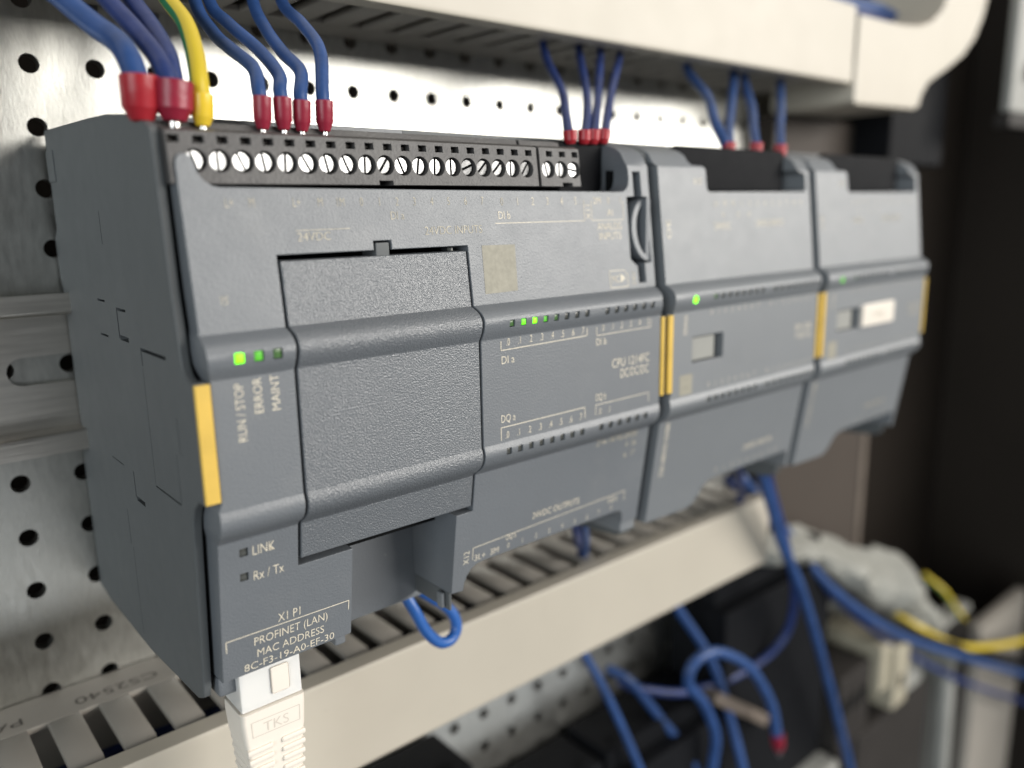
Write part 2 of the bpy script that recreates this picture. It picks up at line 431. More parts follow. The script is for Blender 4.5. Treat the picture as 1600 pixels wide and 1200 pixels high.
# ------------------------------------------------------------------ cable ducts
def cable_duct(up, x0, x1, zin, zout, label, phase):
    """zin: the slotted wall facing the controller; zout: the far wall. up=+1 for the duct below"""
    t = thing("cable_duct", (x0, 80, min(zin, zout)), label, "cable duct")
    pitch = 10.42; s = 1 if zin > zout else -1          # s=+1: slotted wall is the top wall
    lo, hi = min(zin, zout), max(zin, zout)
    box("back_wall", x0, x1, 78.2, 79.7, lo+1.7, hi-1.7, 'duct', t, 0)
    for zz, sg in ((zin, s), (zout, -s)):
        a, b_ = sorted((zz, zz-sg*1.5))
        box("wall_strip", x0, x1, 67.2, 79.6, a, b_, 'duct', t, .2)
    k0 = int((x0-phase)//pitch); k = k0
    # one finger mesh shared by all
    bm = bmesh.new(); fw = pitch-3.9
    pf = [(67.25, 0), (47.6, 0), (45.0, -1.3), (44.3, -3.0), (44.3, -6.0), (45.6, -6.0), (45.8, -3.2), (47.4, -1.7), (67.25, -1.5)]
    A = [bm.verts.new((0, y, dz*s)) for y, dz in pf]; B = [bm.verts.new((fw, y, dz*s)) for y, dz in pf]; n = len(pf)
    for i in range(n): bm.faces.new((A[i], A[(i+1) % n], B[(i+1) % n], B[i]))
    bm.faces.new(A); bm.faces.new(list(reversed(B)))
    bmesh.ops.recalc_face_normals(bm, faces=bm.faces)
    bmesh.ops.bevel(bm, geom=[e for e in bm.edges if e.calc_face_angle(0) > .6], offset=.35, segments=2, profile=.5, affect='EDGES')
    finish(bm, 40)
    for v in bm.verts: v.co *= S
    me = bpy.data.meshes.new("finger"); bm.to_mesh(me); bm.free(); me.materials.append(M['duct'])
    while True:
        x = phase+pitch*k+1.95
        if x+fw > x1: break
        if x > x0: link("finger", me, t, (x, 0, zin))
        k += 1
    for zz, sg in ((zout, -s),):
        bm = bmesh.new(); a, b_ = sorted((zz, zz-sg*1.5)); add_box(bm, x0, x1, 43.0, 67.0, a, b_, .2)
        tomesh("wall_strip", bm, 'duct', t, (x0, 60, a))
    # snap-on cover: front plate with rounded lips
    o = .9
    pc = [(44.0, hi+o), (39.5, hi+o), (39.0, hi+o-.15), (38.75, hi+o-.5), (38.7, hi-.6), (38.7, lo+.6), (38.75, lo-o+.5), (39.0, lo-o+.15), (39.5, lo-o), (44.0, lo-o),
          (44.0, lo-o+.8), (41.2, lo-o+.9), (40.4, lo+1.2), (40.4, hi-1.2), (41.2, hi+o-.9), (44.0, hi+o-.8)]
    bm = bmesh.new(); A = [bm.verts.new((x0-.2, y, z)) for y, z in pc]; B = [bm.verts.new((x1, y, z)) for y, z in pc]; n = len(pc)
    for i in range(n): bm.faces.new((A[i], A[(i+1) % n], B[(i+1) % n], B[i]))
    bm.faces.new(A); bm.faces.new(list(reversed(B)))
    tomesh("cover", bm, 'beige', t, (x0, 40, lo), 34)
    return t
duct_lo = cable_duct(1, -75, 222, -25.2, -50.2, "beige slotted cable duct running below the controller", -8.0)
duct_up = cable_duct(-1, -90, 263, 128.0, 153.5, "beige slotted cable duct above the controller with wires entering its underside", -3.0)
for s_, xa, xb in (("CS2540", 8.0, -10.0), ("PA", -20.6, -27.0)):
    lettering(s_, xa, -10, 2.9, duct_lo, x1=xa+abs(xb-xa), rot=180, mat='inkdark', to3=lambda px, pz: (px, 72.8+(pz+10), -25.14))

# ================================================================== CONTROLLER
def side_wall(name, xa, xb, parent, holes=(), mat='case_side'):
    """moulded side cheek of a housing: outline in (y,z), extruded in x"""
    arc = lambda cy, cz, r, a0, a1, n=7: [(cy+r*math.cos(math.radians(a0+(a1-a0)*i/n)), cz+r*math.sin(math.radians(a0+(a1-a0)*i/n))) for i in range(n+1)]
    out = [(79.5, -1.8), (79.5, 31), (77.6, 33.2), (77.6, 68.4), (79.0, 70.5), (79.0, 79), (76.2, 81), (76.2, 101.2), (41, 100.4), (30, 100.0), (20.3, 99.1), (14, 97.9), (10.2, 97.0), (8.7, 96.2), (7.9, 95.0),
           (6.1, 72), (5.0, 64.5), (4.9, 62.4), (4.6, 60.6), (3.6, 59.2), (2.0, 58.3), (.55, 58.1), (.55, 39.4), (3.2, 38.9), (5.6, 37.2), (6.6, 35.2), (7.2, 33), (10.6, 3), (11.6, .6), (14, -.6), (41, -3.0), (70, -2.9)]
    loops = [out]+list(holes)
    tri = tessellate_polygon([[Vector((p[0], p[1], 0)) for p in L] for L in loops])
    flat = [p for L in loops for p in L]
    bm = bmesh.new(); A = [bm.verts.new((xa, p[0], p[1])) for p in flat]; B = [bm.verts.new((xb, p[0], p[1])) for p in flat]
    for t in tri:
        try: bm.faces.new([A[i] for i in t]); bm.faces.new([B[i] for i in reversed(t)])
        except ValueError: pass
    k = 0; oe = []
    for L in loops:
        n = len(L)
        for i in range(n):
            a, b_ = k+i, k+(i+1) % n
            bm.faces.new((A[a], A[b_], B[b_], B[a]))
            if k == 0: oe.append((A[a], A[b_]))
        k += n
    bmesh.ops.recalc_face_normals(bm, faces=bm.faces)
    es = [e for e in (bm.edges.get(p) for p in oe) if e]
    bmesh.ops.bevel(bm, geom=es, offset=.35, segments=3, profile=.5, affect='EDGES')
    return tomesh(name, bm, mat, parent, (xa, 40, 0), 30)
def core(x0, x1, parent, zlow, mat='case_side'):
    pts = [(21, zlow), (36, min(zlow, 1)), (45, -1.6), (77, -1.6), (77, 99.2), (21, 99.2)]
    bm = bmesh.new(); A = [bm.verts.new((x0, *p)) for p in pts]; B = [bm.verts.new((x1, *p)) for p in pts]; n = len(pts)
    for i in range(n): bm.faces.new((A[i], A[(i+1) % n], B[(i+1) % n], B[i]))
    bm.faces.new(A); bm.faces.new(list(reversed(B)))
    return tomesh("housing", bm, mat, parent, (x0, 45, -1.6))
def thin(L): return L
def frame_hole(y0, y1, z0, z1): return [(y0, z0), (y1, z0), (y1, z1), (y0, z1)]

# shared LED lens
def led_mesh(name, w_, h_, mat):
    bm = bmesh.new(); add_box(bm, -w_/2, w_/2, 0, 3, -h_/2, h_/2, .12, 2)
    finish(bm, 40)
    for v in bm.verts: v.co *= S
    me = bpy.data.meshes.new(name); bm.to_mesh(me); bm.free(); me.materials.append(M[mat]); return me
LED = {k: led_mesh("indicator", 1.08, 1.12, k) for k in ('ledoff', 'ledgreen', 'led_on', 'led_mid', 'led_hot')}
LEDB = {k: led_mesh("indicator", 1.42, 1.5, k) for k in ('ledoff', 'ledgreen', 'led_on', 'led_mid', 'led_hot')}
LEDS = {k: led_mesh("indicator", 1.2, 1.0, k) for k in ('ledoff', 'ledgreen', 'led_on')}

plc = thing("programmable_controller", (55, 40, -2), "large anthracite controller with green status lights and a white network plug below it", "controller")
# --- front cover with every opening cut through it
dia = [61.6+2.98*i for i in range(8)]; dib = [88.7+3.0*i for i in range(6)]
dqa = [60.9+2.98*i for i in range(8)]; dqb = [87.8+3.0*i for i in range(6)]
holes = []; leds = []
def add_led(x, z, mat, w_=1.34, h_=1.42, meshes=LED, sink=.28):
    holes.append(rect(x-w_/2, x+w_/2, z-h_/2, z+h_/2)); leds.append((x, z, mat, meshes, sink))
for i, x in enumerate(dia): add_led(x, 61.55, ['ledgreen', 'led_on', 'led_hot', 'led_mid', 'ledgreen', 'ledoff', 'ledoff', 'ledoff'][i], sink=(.05 if i in (1, 2) else .3))
for x in dib: add_led(x, 61.5, 'ledoff')
for x in dqa+dqb: add_led(x, 35.55, 'ledoff')
for i, x in enumerate((6.9, 10.0, 13.1)): add_led(x, 61.7, ['led_hot', 'led_mid', 'ledgreen'][i], 1.62, 1.75, LEDB, (.02, .3, .3)[i])
for z in (28.6, 24.0): add_led(6.5, z, 'ledoff', 1.5, 1.5, LEDB, .35)
slot = [(103.0, 66.4), (105.4, 66.4), (105.4, 70.8), (107.7, 70.9), (107.7, 85.6), (106.0, 85.7), (105.9, 91.2), (103.4, 91.2), (103.4, 85.7), (100.9, 85.6), (100.7, 71.9), (102.9, 70.2)]
holes.append(slot)
tabhole = rect(34.4, 37.9, 76.72, 78.3)
outer = [(2.2, 4.6), (27.0, 4.9), (27.0, 23.0), (16.25, 23.0), (16.25, 76.7), (34.3, 76.7), (34.3, 78.3), (37.9, 78.3), (37.9, 76.7), (54.75, 76.7), (54.75, 23.0), (50.6, 23.0), (50.6, 4.9), (53.7, 4.6),
         (53.9, 6.3), (54.5, 8.0), (55.5, 9.3), (57.0, 10.1), (58.8, 10.3), (100.2, 10.5), (101.4, 10.3), (102.2, 9.6), (102.6, 8.5), (102.6, 7.0), (103.6, 6.4), (108.4, 6.4), (108.4, 31.2), (108.0, 33.4), (107.9, 36), (108.2, 37.6),
         (108.2, 58.6), (107.6, 60.4), (107.2, 62.3), (107.7, 64.2), (108.6, 65.6), (108.8, 95.0), (108.4, 97.2), (107.4, 98.2), (101.6, 98.2), (101.6, 92.8), (101.9, 91.4), (101.9, 89.4), (101.6, 88.3), (100.9, 87.4), (99.8, 86.9), (98.4, 86.8),
         (8.6, 87.4), (7.4, 87.6), (6.3, 88.3), (5.5, 89.4), (5.15, 90.8), (4.9, 91.7), (4.3, 92.2), (3.4, 92.35), (2.7, 92.0), (2.3, 91.2), (2.2, 90.0),
         (2.2, 66.0), (1.9, 64.6), (1.85, 62.5), (2.0, 60.4), (2.45, 58.5), (2.45, 39.0), (1.9, 37.6), (1.75, 35.5), (1.8, 33.2), (2.2, 31.2)]
bm = panel_bm(outer, holes, prof, 20.9, ZC, .28, [len(holes)-1])
front = tomesh("front_cover", bm, 'case', plc, (55, 0, 5), 26)
front["label"] = "textured grey front cover with printed legends"
for x, z, mat, meshes, sink in leds:
    o = link("indicator", meshes[mat], plc, (x, prof(z)+sink, z))
    if mat in ('led_on', 'led_hot'): o["label"] = "lit green status light"
# --- expansion door in the middle
do = rect(16.75, 54.3, 24.2, 75.75)
bm = panel_bm(do, [], lambda z: prof(z)-.02, lambda z: prof(z)+3.2, ZC, .35)
door = tomesh("door", bm, 'door', plc, (35, 0, 24), 26); door["label"] = "blank coarse grained cover over the expansion bay"
box("door_latch", 34.7, 37.5, 3.6, 8.5, 75.4, 78.0, 'case_side', plc, .25)
box("door_hinge_pin", 52.0, 52.4, 5.0, 6.4, 75.8, 76.4, 'greyplastic', plc, .1)
box("bay_floor", 15.8, 55.2, 12, 13, 20, 79, 'darkhole', plc, 0)
# --- housing: cheeks and core
side_holes = [frame_hole(36.6, 37.3, 61.5, 67.2), frame_hole(31.4, 36.5, 66.7, 67.2), frame_hole(31.4, 36.5, 61.3, 62.2),
              frame_hole(44.4, 49.6, 67.6, 68.0), frame_hole(44.7, 50.0, 60.9, 61.3), frame_hole(11.8, 25.0, 60.6, 61.2), frame_hole(24.5, 25.0, 58.0, 60.5),
              frame_hole(7.7, 9.7, 45.6, 51.5), frame_hole(38.4, 38.9, 30.6, 35.7), frame_hole(33.2, 38.3, 30.0, 30.9), frame_hole(11.8, 25.0, 36.1, 36.4), frame_hole(11.4, 11.65, 36.5, 45.0),
              frame_hole(46.4, 46.7, 18.5, 26), frame_hole(45.3, 45.5, -1.0, 18.2), frame_hole(41.0, 41.3, 78.4, 84.3), frame_hole(45.2, 53.0, 35.4, 35.6), frame_hole(24.8, 25.0, 36.6, 57.6)]
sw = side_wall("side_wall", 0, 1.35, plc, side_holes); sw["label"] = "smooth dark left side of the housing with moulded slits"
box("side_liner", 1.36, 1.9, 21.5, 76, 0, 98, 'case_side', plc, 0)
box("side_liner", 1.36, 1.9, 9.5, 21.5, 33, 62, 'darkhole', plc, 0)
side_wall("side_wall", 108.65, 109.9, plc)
core(1.95, 52.6, plc, -.8, 'case'); core(52.7, 108.6, plc, 8.6)
box("rail_clip", -.25, 0.3, 70.3, 76.0, 90.6, 96.9, 'case_side', plc, .15)
box("foot", 2.2, 7, 9.8, 20, .2, 4.2, 'case', plc, .8)
box("foot_lug", 102.9, 108.3, 7.2, 20, 3.6, 8.6, 'case_module', plc, .6)
box("foot_lug", 24.2, 26.6, 8.4, 20, 2.4, 6, 'case', plc, .5)
box("foot_lug", 49.6, 50.6, 9.2, 11.2, 1.0, 4.6, 'case_module', plc, .4)
# right-hand cheek of the bay below the door
box("bay_cheek", 50.7, 51.4, 8.0, 20.8, .6, 4.75, 'case_side', plc, .3)
for xa, xb in ((0.0, 2.35), (108.3, 109.35)):
    box("yellow_marker", xa, xb, -.35, .5, 39.3, 58.2, 'yellow', plc, .12)
    box("marker_block", xa+.05, xb-.05, .5, 20, 39.0, 58.4, 'case_side', plc, .1)
# --- memory card lid with its curved grip
g = []
for k in range(15):
    a = math.radians(96+168*k/14); g.append((107.0+4.9*math.cos(a)*1.05, 78.2+7.1*math.sin(a)))
inner = [(107.0+(x-107.0)*.66, 78.2+(z-78.2)*.80) for x, z in reversed(g)]
bm = panel_bm(g+inner, [], lambda z: prof(z)+.1, lambda z: prof(z)+3.5, (), .3)
lid = tomesh("card_lid_grip", bm, 'case', plc, (103, 3, 71), 40)
box("card_lid", 106.15, 107.6, 3.2, 8, 71.1, 85.2, 'case', plc, .25)
box("card_slot", 100.2, 108.3, 9.5, 10.4, 65.8, 91.6, 'darkhole', plc, 0)
# --- upper terminal blocks
TPT = [(87.0, 5.1), (95.6, 6.15), (96.1, 7.6), (96.25, 11.2), (96.4, 12.0), (97.5, 12.4), (97.8, 14.5)]
tprof = interp(TPT)
def screw_mesh():
    bm = bmesh.new(); R_ = 1.46; n = 24
    for sgn in (1, -1):          # two half moons on a disc leave the slot
        pts = []
        for k in range(n//2+1):
            a = math.pi*k/(n//2); x, z = R_*math.cos(a), R_*math.sin(a)
            if z < .25: z = .25
            pts.append((x if abs(x) < 1.438 else math.copysign(1.485, x), z*sgn))
        top = [bm.verts.new((x*.93, -.18, z if abs(abs(z)-.25) < 1e-6 else z*.93)) for x, z in pts]
        mid = [bm.verts.new((x, 0, z)) for x, z in pts]; low = [bm.verts.new((x, 1.0, z)) for x, z in pts]
        m = len(pts)
        for i in range(m):
            j = (i+1) % m
            bm.faces.new((top[i], top[j], mid[j], mid[i])); bm.faces.new((mid[i], mid[j], low[j], low[i]))
        bm.faces.new(top)
    r = bmesh.ops.create_circle(bm, cap_ends=True, radius=R_, segments=n, matrix=Matrix.Translation((0, .98, 0)) @ Matrix.Rotation(math.pi/2, 4, 'X'))
    bmesh.ops.recalc_face_normals(bm, faces=bm.faces)
    for f in bm.faces:
        f.smooth = True
        if all(v.co.y > .95 for v in f.verts): f.material_index = 1  # slot floor coloured near-black for the shade of its depth
    for e in bm.edges: e.smooth = len(e.link_faces) == 2 and e.calc_face_angle(0) < .4
    for v in bm.verts: v.co *= S
    me = bpy.data.meshes.new("screw"); bm.to_mesh(me); bm.free(); me.materials.append(M['screw']); me.materials.append(M['darkhole']); return me
SCR = screw_mesh()
def circ(x, z, r, n=18): return [(x+r*math.cos(2*math.pi*k/n), z+r*math.sin(2*math.pi*k/n)) for k in range(n)]
def terminal_block(x0, x1, xs_screw, xs_sq, notch, first_hidden=False):
    hs = [circ(x+.2, 91.3, 1.76) for x in xs_screw]+[rect(x-.88, x+.88, 93.85, 95.0) for x in xs_sq]
    o = [(x0, 87.85)]
    if notch: o += [(notch-1.4, 87.85), (notch-1.4, 88.6), (notch+1.4, 88.6), (notch+1.4, 87.85)]
    o += [(x1, 87.85), (x1, 97.75), (x0, 97.75)]
    bm = panel_bm(o, hs, tprof, 18.5, [z for z, y in TPT[1:-1]], .12)
    tb = tomesh("terminal_block", bm, 'terminal', plc, (x0, 6, 87.85), 30)
    for i, x in enumerate(xs_screw):
        s_ = link("screw", SCR, tb, (x, tprof(91.3)+.75, 91.3))
        s_.rotation_euler = (math.radians(-7+random.uniform(-3, 2.5)), random.choice([80, 88, 98, 92, 125, 135, 122, 160, 20, 65, 75, 88, 10, 60, 72])*math.pi/180 if i else 1.25, math.radians(random.uniform(-3, 3)))
    for x in xs_sq:
        box("wire_clamp", x-.62, x+.62, tprof(94.5)+1.2, tprof(94.5)+4, 94.1, 94.62, 'greydark', tb, .08)
    return tb
xs = [5.4+3.69*i for i in range(19)]
terminal_block(1.5, 75.0, xs, [2.6]+[x+.95 for x in xs], 38.6)
terminal_block(75.7, 87.2, [77.8, 81.5, 85.2], [78.5, 82.2, 85.9], 83.2)
box("short_block_socket", 87.6, 101.4, 12.5, 18.4, 86.4, 98.0, 'black', plc, .8)
box("terminal_recess", 1.6, 101.5, 18.8, 20.8, 86.2, 98.0, 'black', plc, 0)
# --- lower terminal block peeking out under the cover
tbl = box("terminal_block", 56.4, 88.0, 9.4, 19, 8.55, 12, 'terminal', plc, .2)
for i in range(9): box("pole", 57.3+3.4*i, 59.9+3.4*i, 8.6, 9.5, 8.9, 10.8, 'terminal', tbl, .15)
box("terminal_recess", 57, 102, 12, 20.6, 9.2, 11.5, 'black', plc, 0)
# --- printing
P_ = plc
lettering("LINK", 8.0, 27.6, 1.75, P_, x1=11.9); lettering("Rx / Tx", 8.1, 22.8, 1.75, P_, x1=13.5)
lettering("X1 P1", 12.3, 13.0, 1.7, P_, x1=16.5)
lettering("PROFINET (LAN)", 7.9, 9.95, 1.58, P_, x1=21.9); lettering("MAC ADDRESS", 8.4, 7.45, 1.5, P_, x1=21.2)
lettering("8C-F3-19-A0-EF-30", 6.0, 5.3, 1.4, P_, x1=23.3)
lines("printed_rule", [(2.95, 12.55, 26.3, 12.35), (2.95, 12.55, 3.0, 10.4), (26.3, 12.35, 26.25, 10.4)], P_)
for s_, x, z0_, z1_ in (("RUN / STOP", 7.5, 48.3, 57.6), ("ERROR", 10.5, 52.4, 58.1), ("MAINT", 13.4, 52.4, 58.2)):
    o = lettering(s_, x, z0_, 1.45, P_, x1=x+(z1_-z0_), rot=90)
lettering("OE", 7.4, 69.6, 1.2, P_, rot=90, mat='inkfaint')
for i, x in enumerate(dia): lettering(".%d" % i, x-.15, 57.05, 1.45, P_, align='c')
for i, x in enumerate(dib): lettering(".%d" % i, x-.15, 57.0, 1.4, P_, align='c')
for i, x in enumerate(dqa): lettering(".%d" % i, x-.1, 38.2, 1.45, P_, align='c')
for i, x in enumerate(dqb[:2]): lettering(".%d" % i, x-.1, 38.4, 1.4, P_, align='c')
lines("printed_rule", [(59.6, 58.1, 59.6, 56.25), (59.6, 56.25, 83.6, 56.55), (83.6, 56.55, 83.6, 58.2)], P_)
lines("printed_rule", [(86.6, 58.1, 86.6, 56.2), (86.6, 56.2, 104.6, 56.3), (104.6, 56.3, 104.6, 58.2)], P_, .14)
lines("printed_rule", [(59.2, 38.0, 59.2, 40.6), (59.2, 40.6, 83.0, 40.8), (83.0, 40.8, 83.0, 38.4)], P_)
lines("printed_rule", [(86.4, 38.4, 86.4, 40.7), (86.4, 40.7, 104.2, 40.8), (104.2, 40.8, 104.2, 38.6)], P_, .14)
lettering("DI a", 59.7, 53.5, 1.55, P_, x1=63.0); lettering("DI b", 86.5, 54.0, 1.55, P_, x1=89.7)
lettering("DQ a", 59.3, 41.6, 1.55, P_, x1=63.0); lettering("DQ b", 86.4, 41.6, 1.55, P_, x1=89.7)
lettering("CPU 1214FC", 91.6, 48.3, 2.0, P_, x1=104.2); lettering("DC/DC/DC", 94.4, 45.7, 2.0, P_, x1=104.0)
lettering("214-1AF40-0XB0", 90.0, 29.7, 1.5, P_, x1=104.0, mat='inkfaint')
lettering("4  16", 100.2, 27.4, 1.4, P_, x1=103.9, mat='inkfaint'); lettering("6  17", 100.2, 24.8, 1.4, P_, x1=103.9, mat='inkfaint')
lettering("24VDC OUTPUTS", 71.8, 16.4, 1.5, P_, x1=86.4)
lines("printed_rule", [(55.6, 11.4, 55.5, 14.2), (55.5, 14.2, 102.4, 15.6), (102.4, 15.6, 102.4, 13.0)], P_, .15)
lettering("X12", 54.6, 10.9, 1.45, P_, x1=54.6+3.0, rot=90)
lettering("3L+", 56.1, 11.0, 1.35, P_, x1=59.0); lettering("3M", 60.4, 11.1, 1.35, P_, x1=62.6)
lettering("DQ a", 64.6, 13.35, 1.3, P_, x1=67.4); lettering("DQ b", 96.6, 13.7, 1.25, P_, x1=99.8)
for i in range(8): lettering("%d" % i, 65.4+4.05*i, 11.25+.02*i, 1.25, P_, align='c')
lettering("0", 98.0, 11.6, 1.2, P_, align='c')
# upper cover
for s_, x in (("L+", 9.6), ("M", 13.2), ("L+", 20.8), ("M", 25.0), ("1M", 28.8), ("0", 32.8), ("1", 36.4), ("2", 40.0), ("3", 43.7), ("4", 47.5), ("5", 51.3)):
    lettering(s_, x, 84.3, 1.45, P_, align='c', mat='inkfaint')
for i in range(2): lettering("%d" % (6+i), 55.3+4.0*i, 84.3, 1.5, P_, align='c', mat='inkfaint')
for i in range(6): lettering("%d" % i, 64.2+4.06*i, 84.1, 1.55, P_, align='c', mat='inkfaint' if i == 0 else 'ink')
lettering("DI b", 63.0, 81.5, 1.5, P_, x1=66.0, mat='ink'); lettering("DI a", 38.4, 81.9, 1.4, P_, x1=41.2, mat='inkfaint')
lettering("24VDC", 20.2, 78.8, 1.35, P_, x1=26.2, mat='inkfaint'); lettering("24VDC INPUTS", 45.3, 79.0, 1.5, P_, x1=58.6, mat='inkfaint')
lines("printed_rule", [(62.0, 80.7, 86.8, 80.7), (86.8, 80.7, 87.0, 85.0)], P_, .13)
lines("printed_rule", [(89.2, 84.8, 89.1, 80.7), (89.1, 80.7, 99.2, 80.7), (99.2, 80.7, 99.4, 84.8)], P_, .13)
lines("printed_rule", [(20.0, 80.5, 30.0, 80.6)], P_, .12, 'inkfaint')
lettering("X11", 88.65, 81.0, 1.2, P_, x1=88.65+3.0, rot=90)
lettering("2M", 89.9, 84.2, 1.4, P_, x1=92.2); lettering("0", 94.7, 84.2, 1.4, P_, align='c'); lettering("1", 98.6, 84.2, 1.4, P_, align='c')
lettering("AI", 94.0, 81.6, 1.4, P_, x1=95.8)
lettering("ANALOG", 90.6, 78.6, 1.55, P_, x1=98.4); lettering("INPUTS", 91.0, 76.5, 1.55, P_, x1=98.0)
lines("printed_rule", [(93.3, 65.9, 93.3, 69.6), (93.3, 69.6, 98.0, 69.6), (98.0, 69.6, 99.1, 68.4), (99.1, 68.4, 99.1, 65.9), (99.1, 65.9, 93.3, 65.9)], P_, .15, 'ink')
lettering("MC", 94.0, 67.0, 1.5, P_, x1=96.2)
bm = bmesh.new(); bm.faces.new([bm.verts.new((x, prof(z)-.05, z)) for x, z in ((96.7, 66.8), (98.3, 67.8), (96.7, 68.9))]); tomesh("printed_arrow", bm, 'ink', plc, (96.7, 2, 67))
lettering("24V", 101.8, 65.9, 1.3, P_, x1=101.8+3.3, rot=90, mat='inkfaint')
# plain printed patch (its code is left out)
bm = bmesh.new(); bm.faces.new([bm.verts.new((x, prof(z)-.04, z)) for x, z in ((57.9, 67.3), (66.2, 67.4), (66.5, 76.5), (58.1, 76.6))]); tomesh("printed_patch", bm, 'inkpatch', plc, (58, 2, 67))

# ================================================================== EXPANSION MODULES
def module(x0, label, second):
    t = thing("expansion_module", (x0+35, 40, -2), label, "module", "modules plugged into the controller")
    X = lambda v_: x0+v_
    hs = []; ld = []
    def al(x, z, m_, meshes=LEDS, sink=.25):
        hs.append(rect(x-.78, x+.78, z-.68, z+.68)); ld.append((x, z, m_, meshes, sink))
    for i in range(8):
        al(X(17.6+2.9*i), 61.6, 'ledgreen' if i == 0 else 'ledoff'); al(X(43.9+3.0*i), 61.6, 'ledoff')
        al(X(17.1+2.9*i), 35.5, 'ledoff'); al(X(43.4+3.2*i), 35.5, 'ledoff')
    hs.append(circ(X(9.6), 61.4, 1.05, 14))
    win = rect(X(10.3), X(23.0) if not second else X(23.2), 45.6, 52.0); hs.append(win)
    o = [(X(2.2), 3.8), (X(19.0), 3.4), (X(21.5), 4.2), (X(23.4), 6.0), (X(25.6), 8.8), (X(28.0), 9.9), (X(30.0), 10.1), (X(65.8), 10.3), (X(66.8), 9.2), (X(66.8), 5.0), (X(68.4), 4.2), (X(68.4), 31.2), (X(68.0), 33.4), (X(67.9), 36), (X(68.2), 37.6),
         (X(68.2), 58.6), (X(67.6), 60.4), (X(67.2), 62.3), (X(67.7), 64.2), (X(68.5), 65.6), (X(68.5), 92.6), (X(69.0), 93.4), (X(69.0), 98.3), (X(63.0), 98.4), (X(63.0), 92.9), (X(64.2), 92.2), (X(66.2), 92.0), (X(66.6), 91.4), (X(66.6), 87.8), (X(65.8), 86.9),
         (X(21.6), 86.8), (X(20.6), 87.5), (X(20.5), 92.2), (X(19.6), 93.0), (X(15.5), 93.2), (X(14.6), 94.2), (X(14.4), 98.3), (X(1.2), 98.3), (X(1.2), 93.5), (X(2.2), 92.6),
         (X(2.2), 66.0), (X(1.9), 64.6), (X(1.85), 62.5), (X(2.0), 60.4), (X(2.6), 58.5), (X(2.6), 39.0), (X(1.9), 37.6), (X(1.75), 35.5), (X(1.8), 33.2), (X(2.2), 31.2)]
    bm = panel_bm(o, hs, prof, 20.9, ZC, .25, [len(hs)-1])
    tomesh("front_cover", bm, 'case_module', t, (x0+35, 0, 5), 26)
    for x, z, m_, meshes, sink in ld: link("indicator", meshes[m_], t, (x, prof(z)+sink, z))
    lg = lathe("indicator", [(.95, 0), (.95, 3)], (X(9.6), prof(61.4)+.05, 61.4), (0, 1, 0), 'led_hot' if not second else 'led_mid', t, 16); lg["label"] = "lit round green status light"
    side_wall("side_wall", x0+.1, x0+1.1, t); side_wall("side_wall", x0+68.9, x0+69.9, t)
    core(x0+1.3, x0+68.8, t, 6.5)
    box("terminal_recess", X(2.5), X(68), 18.6, 20.8, 80, 98.0, 'darkhole', t, 0)
    box("terminal_block", X(14.8), X(62.8), 9.6, 12.6, 86.9, 98.2, 'black', t, 1.0)
    box("terminal_socket", X(20.9), X(66.4), 12.8, 18.4, 86.9, 92.5, 'black', t, .3)
    for xa, xb in ((.85, 2.5), (68.3, 69.35)):
        box("yellow_marker", X(xa), X(xb), -.35, .5, 39.3, 58.2, 'yellow', t, .12); box("marker_block", X(xa+.05), X(xb-.05), .5, 20, 39.0, 58.4, 'case_side', t, .1)
    box("lower_terminal_block", X(30.5), X(66), 11, 19, 8.3, 12, 'black', t, .3)
    # coding window
    box("window_back", X(9.6), X(24), 4.0, 5.0, 45.0, 52.6, 'darkhole', t, 0)
    box("coding_slide", X(10.8), X(20.2), .7, 3.8, 45.9, 51.6, 'greyplastic', t, .25)
    if second:
        box("white_label", X(24.2), X(45.0), -1.1, 0.2, 45.7, 52.6, 'white', t, .5)
        lettering("F-DQ", X(31.0), 48.3, 1.6, t, x1=X(37.0), surf=lambda z: -1.12, mat='inkfaint')
    # printing, small and out of focus in the photograph
    ink = 'inkfaint' if second else 'ink'
    lettering("X10", X(15.2), 88.6, 1.5, t, x1=X(18.6), mat=ink)
    for i, s_ in enumerate(("L+", "M", "M", "1", "2", "3", "4", "5", "6", "7", "8", "9")): lettering(s_, X(24.0+3.6*i), 83.2, 1.5, t, align='c', mat=ink)
    lettering("24VDC", X(22.6), 77.6, 1.6, t, x1=X(29.5), mat=ink); lettering("24VDC INPUTS" if not second else "24VDC OUTPUTS", X(41.0), 77.9, 1.6, t, x1=X(54.0), mat=ink)
    for x in (26.6, 33.0, 38.0): lettering("4", X(x), 80.4, 1.6, t, align='c', mat=ink)
    lettering("OE", X(5.4), 76.0, 1.5, t, x1=X(5.4)+4.2, rot=90, mat=ink)
    lettering("DIAG", X(8.0), 53.0, 1.3, t, x1=X(8.0)+4.6, rot=90, mat=ink)
    for i in range(8): lettering(".%d" % i, X(17.6+2.9*i), 57.0, 1.2, t, align='c', mat=ink); lettering(".%d" % i, X(17.2+2.9*i), 38.6, 1.2, t, align='c', mat=ink)
    for i in range(8): lettering(".%d" % i, X(43.9+3*i), 57.0, 1.2, t, align='c', mat=ink); lettering(".%d" % i, X(43.5+3.1*i), 38.6, 1.2, t, align='c', mat=ink)
    lettering("SM 1226" , X(57.0), 48.6, 1.7, t, x1=X(65.4), mat=ink); lettering("F-DI 16" if not second else "F-DQ 4", X(57.6), 46.2, 1.7, t, x1=X(65.2), mat=ink)
    bm = bmesh.new(); bm.faces.new([bm.verts.new((x, prof(z)-.04, z)) for x, z in ((X(5.6), 37.9), (X(10.6), 37.9), (X(10.6), 43.0), (X(5.6), 43.0))]); tomesh("printed_patch", bm, 'inkpatch', t, (X(6), 0, 38))
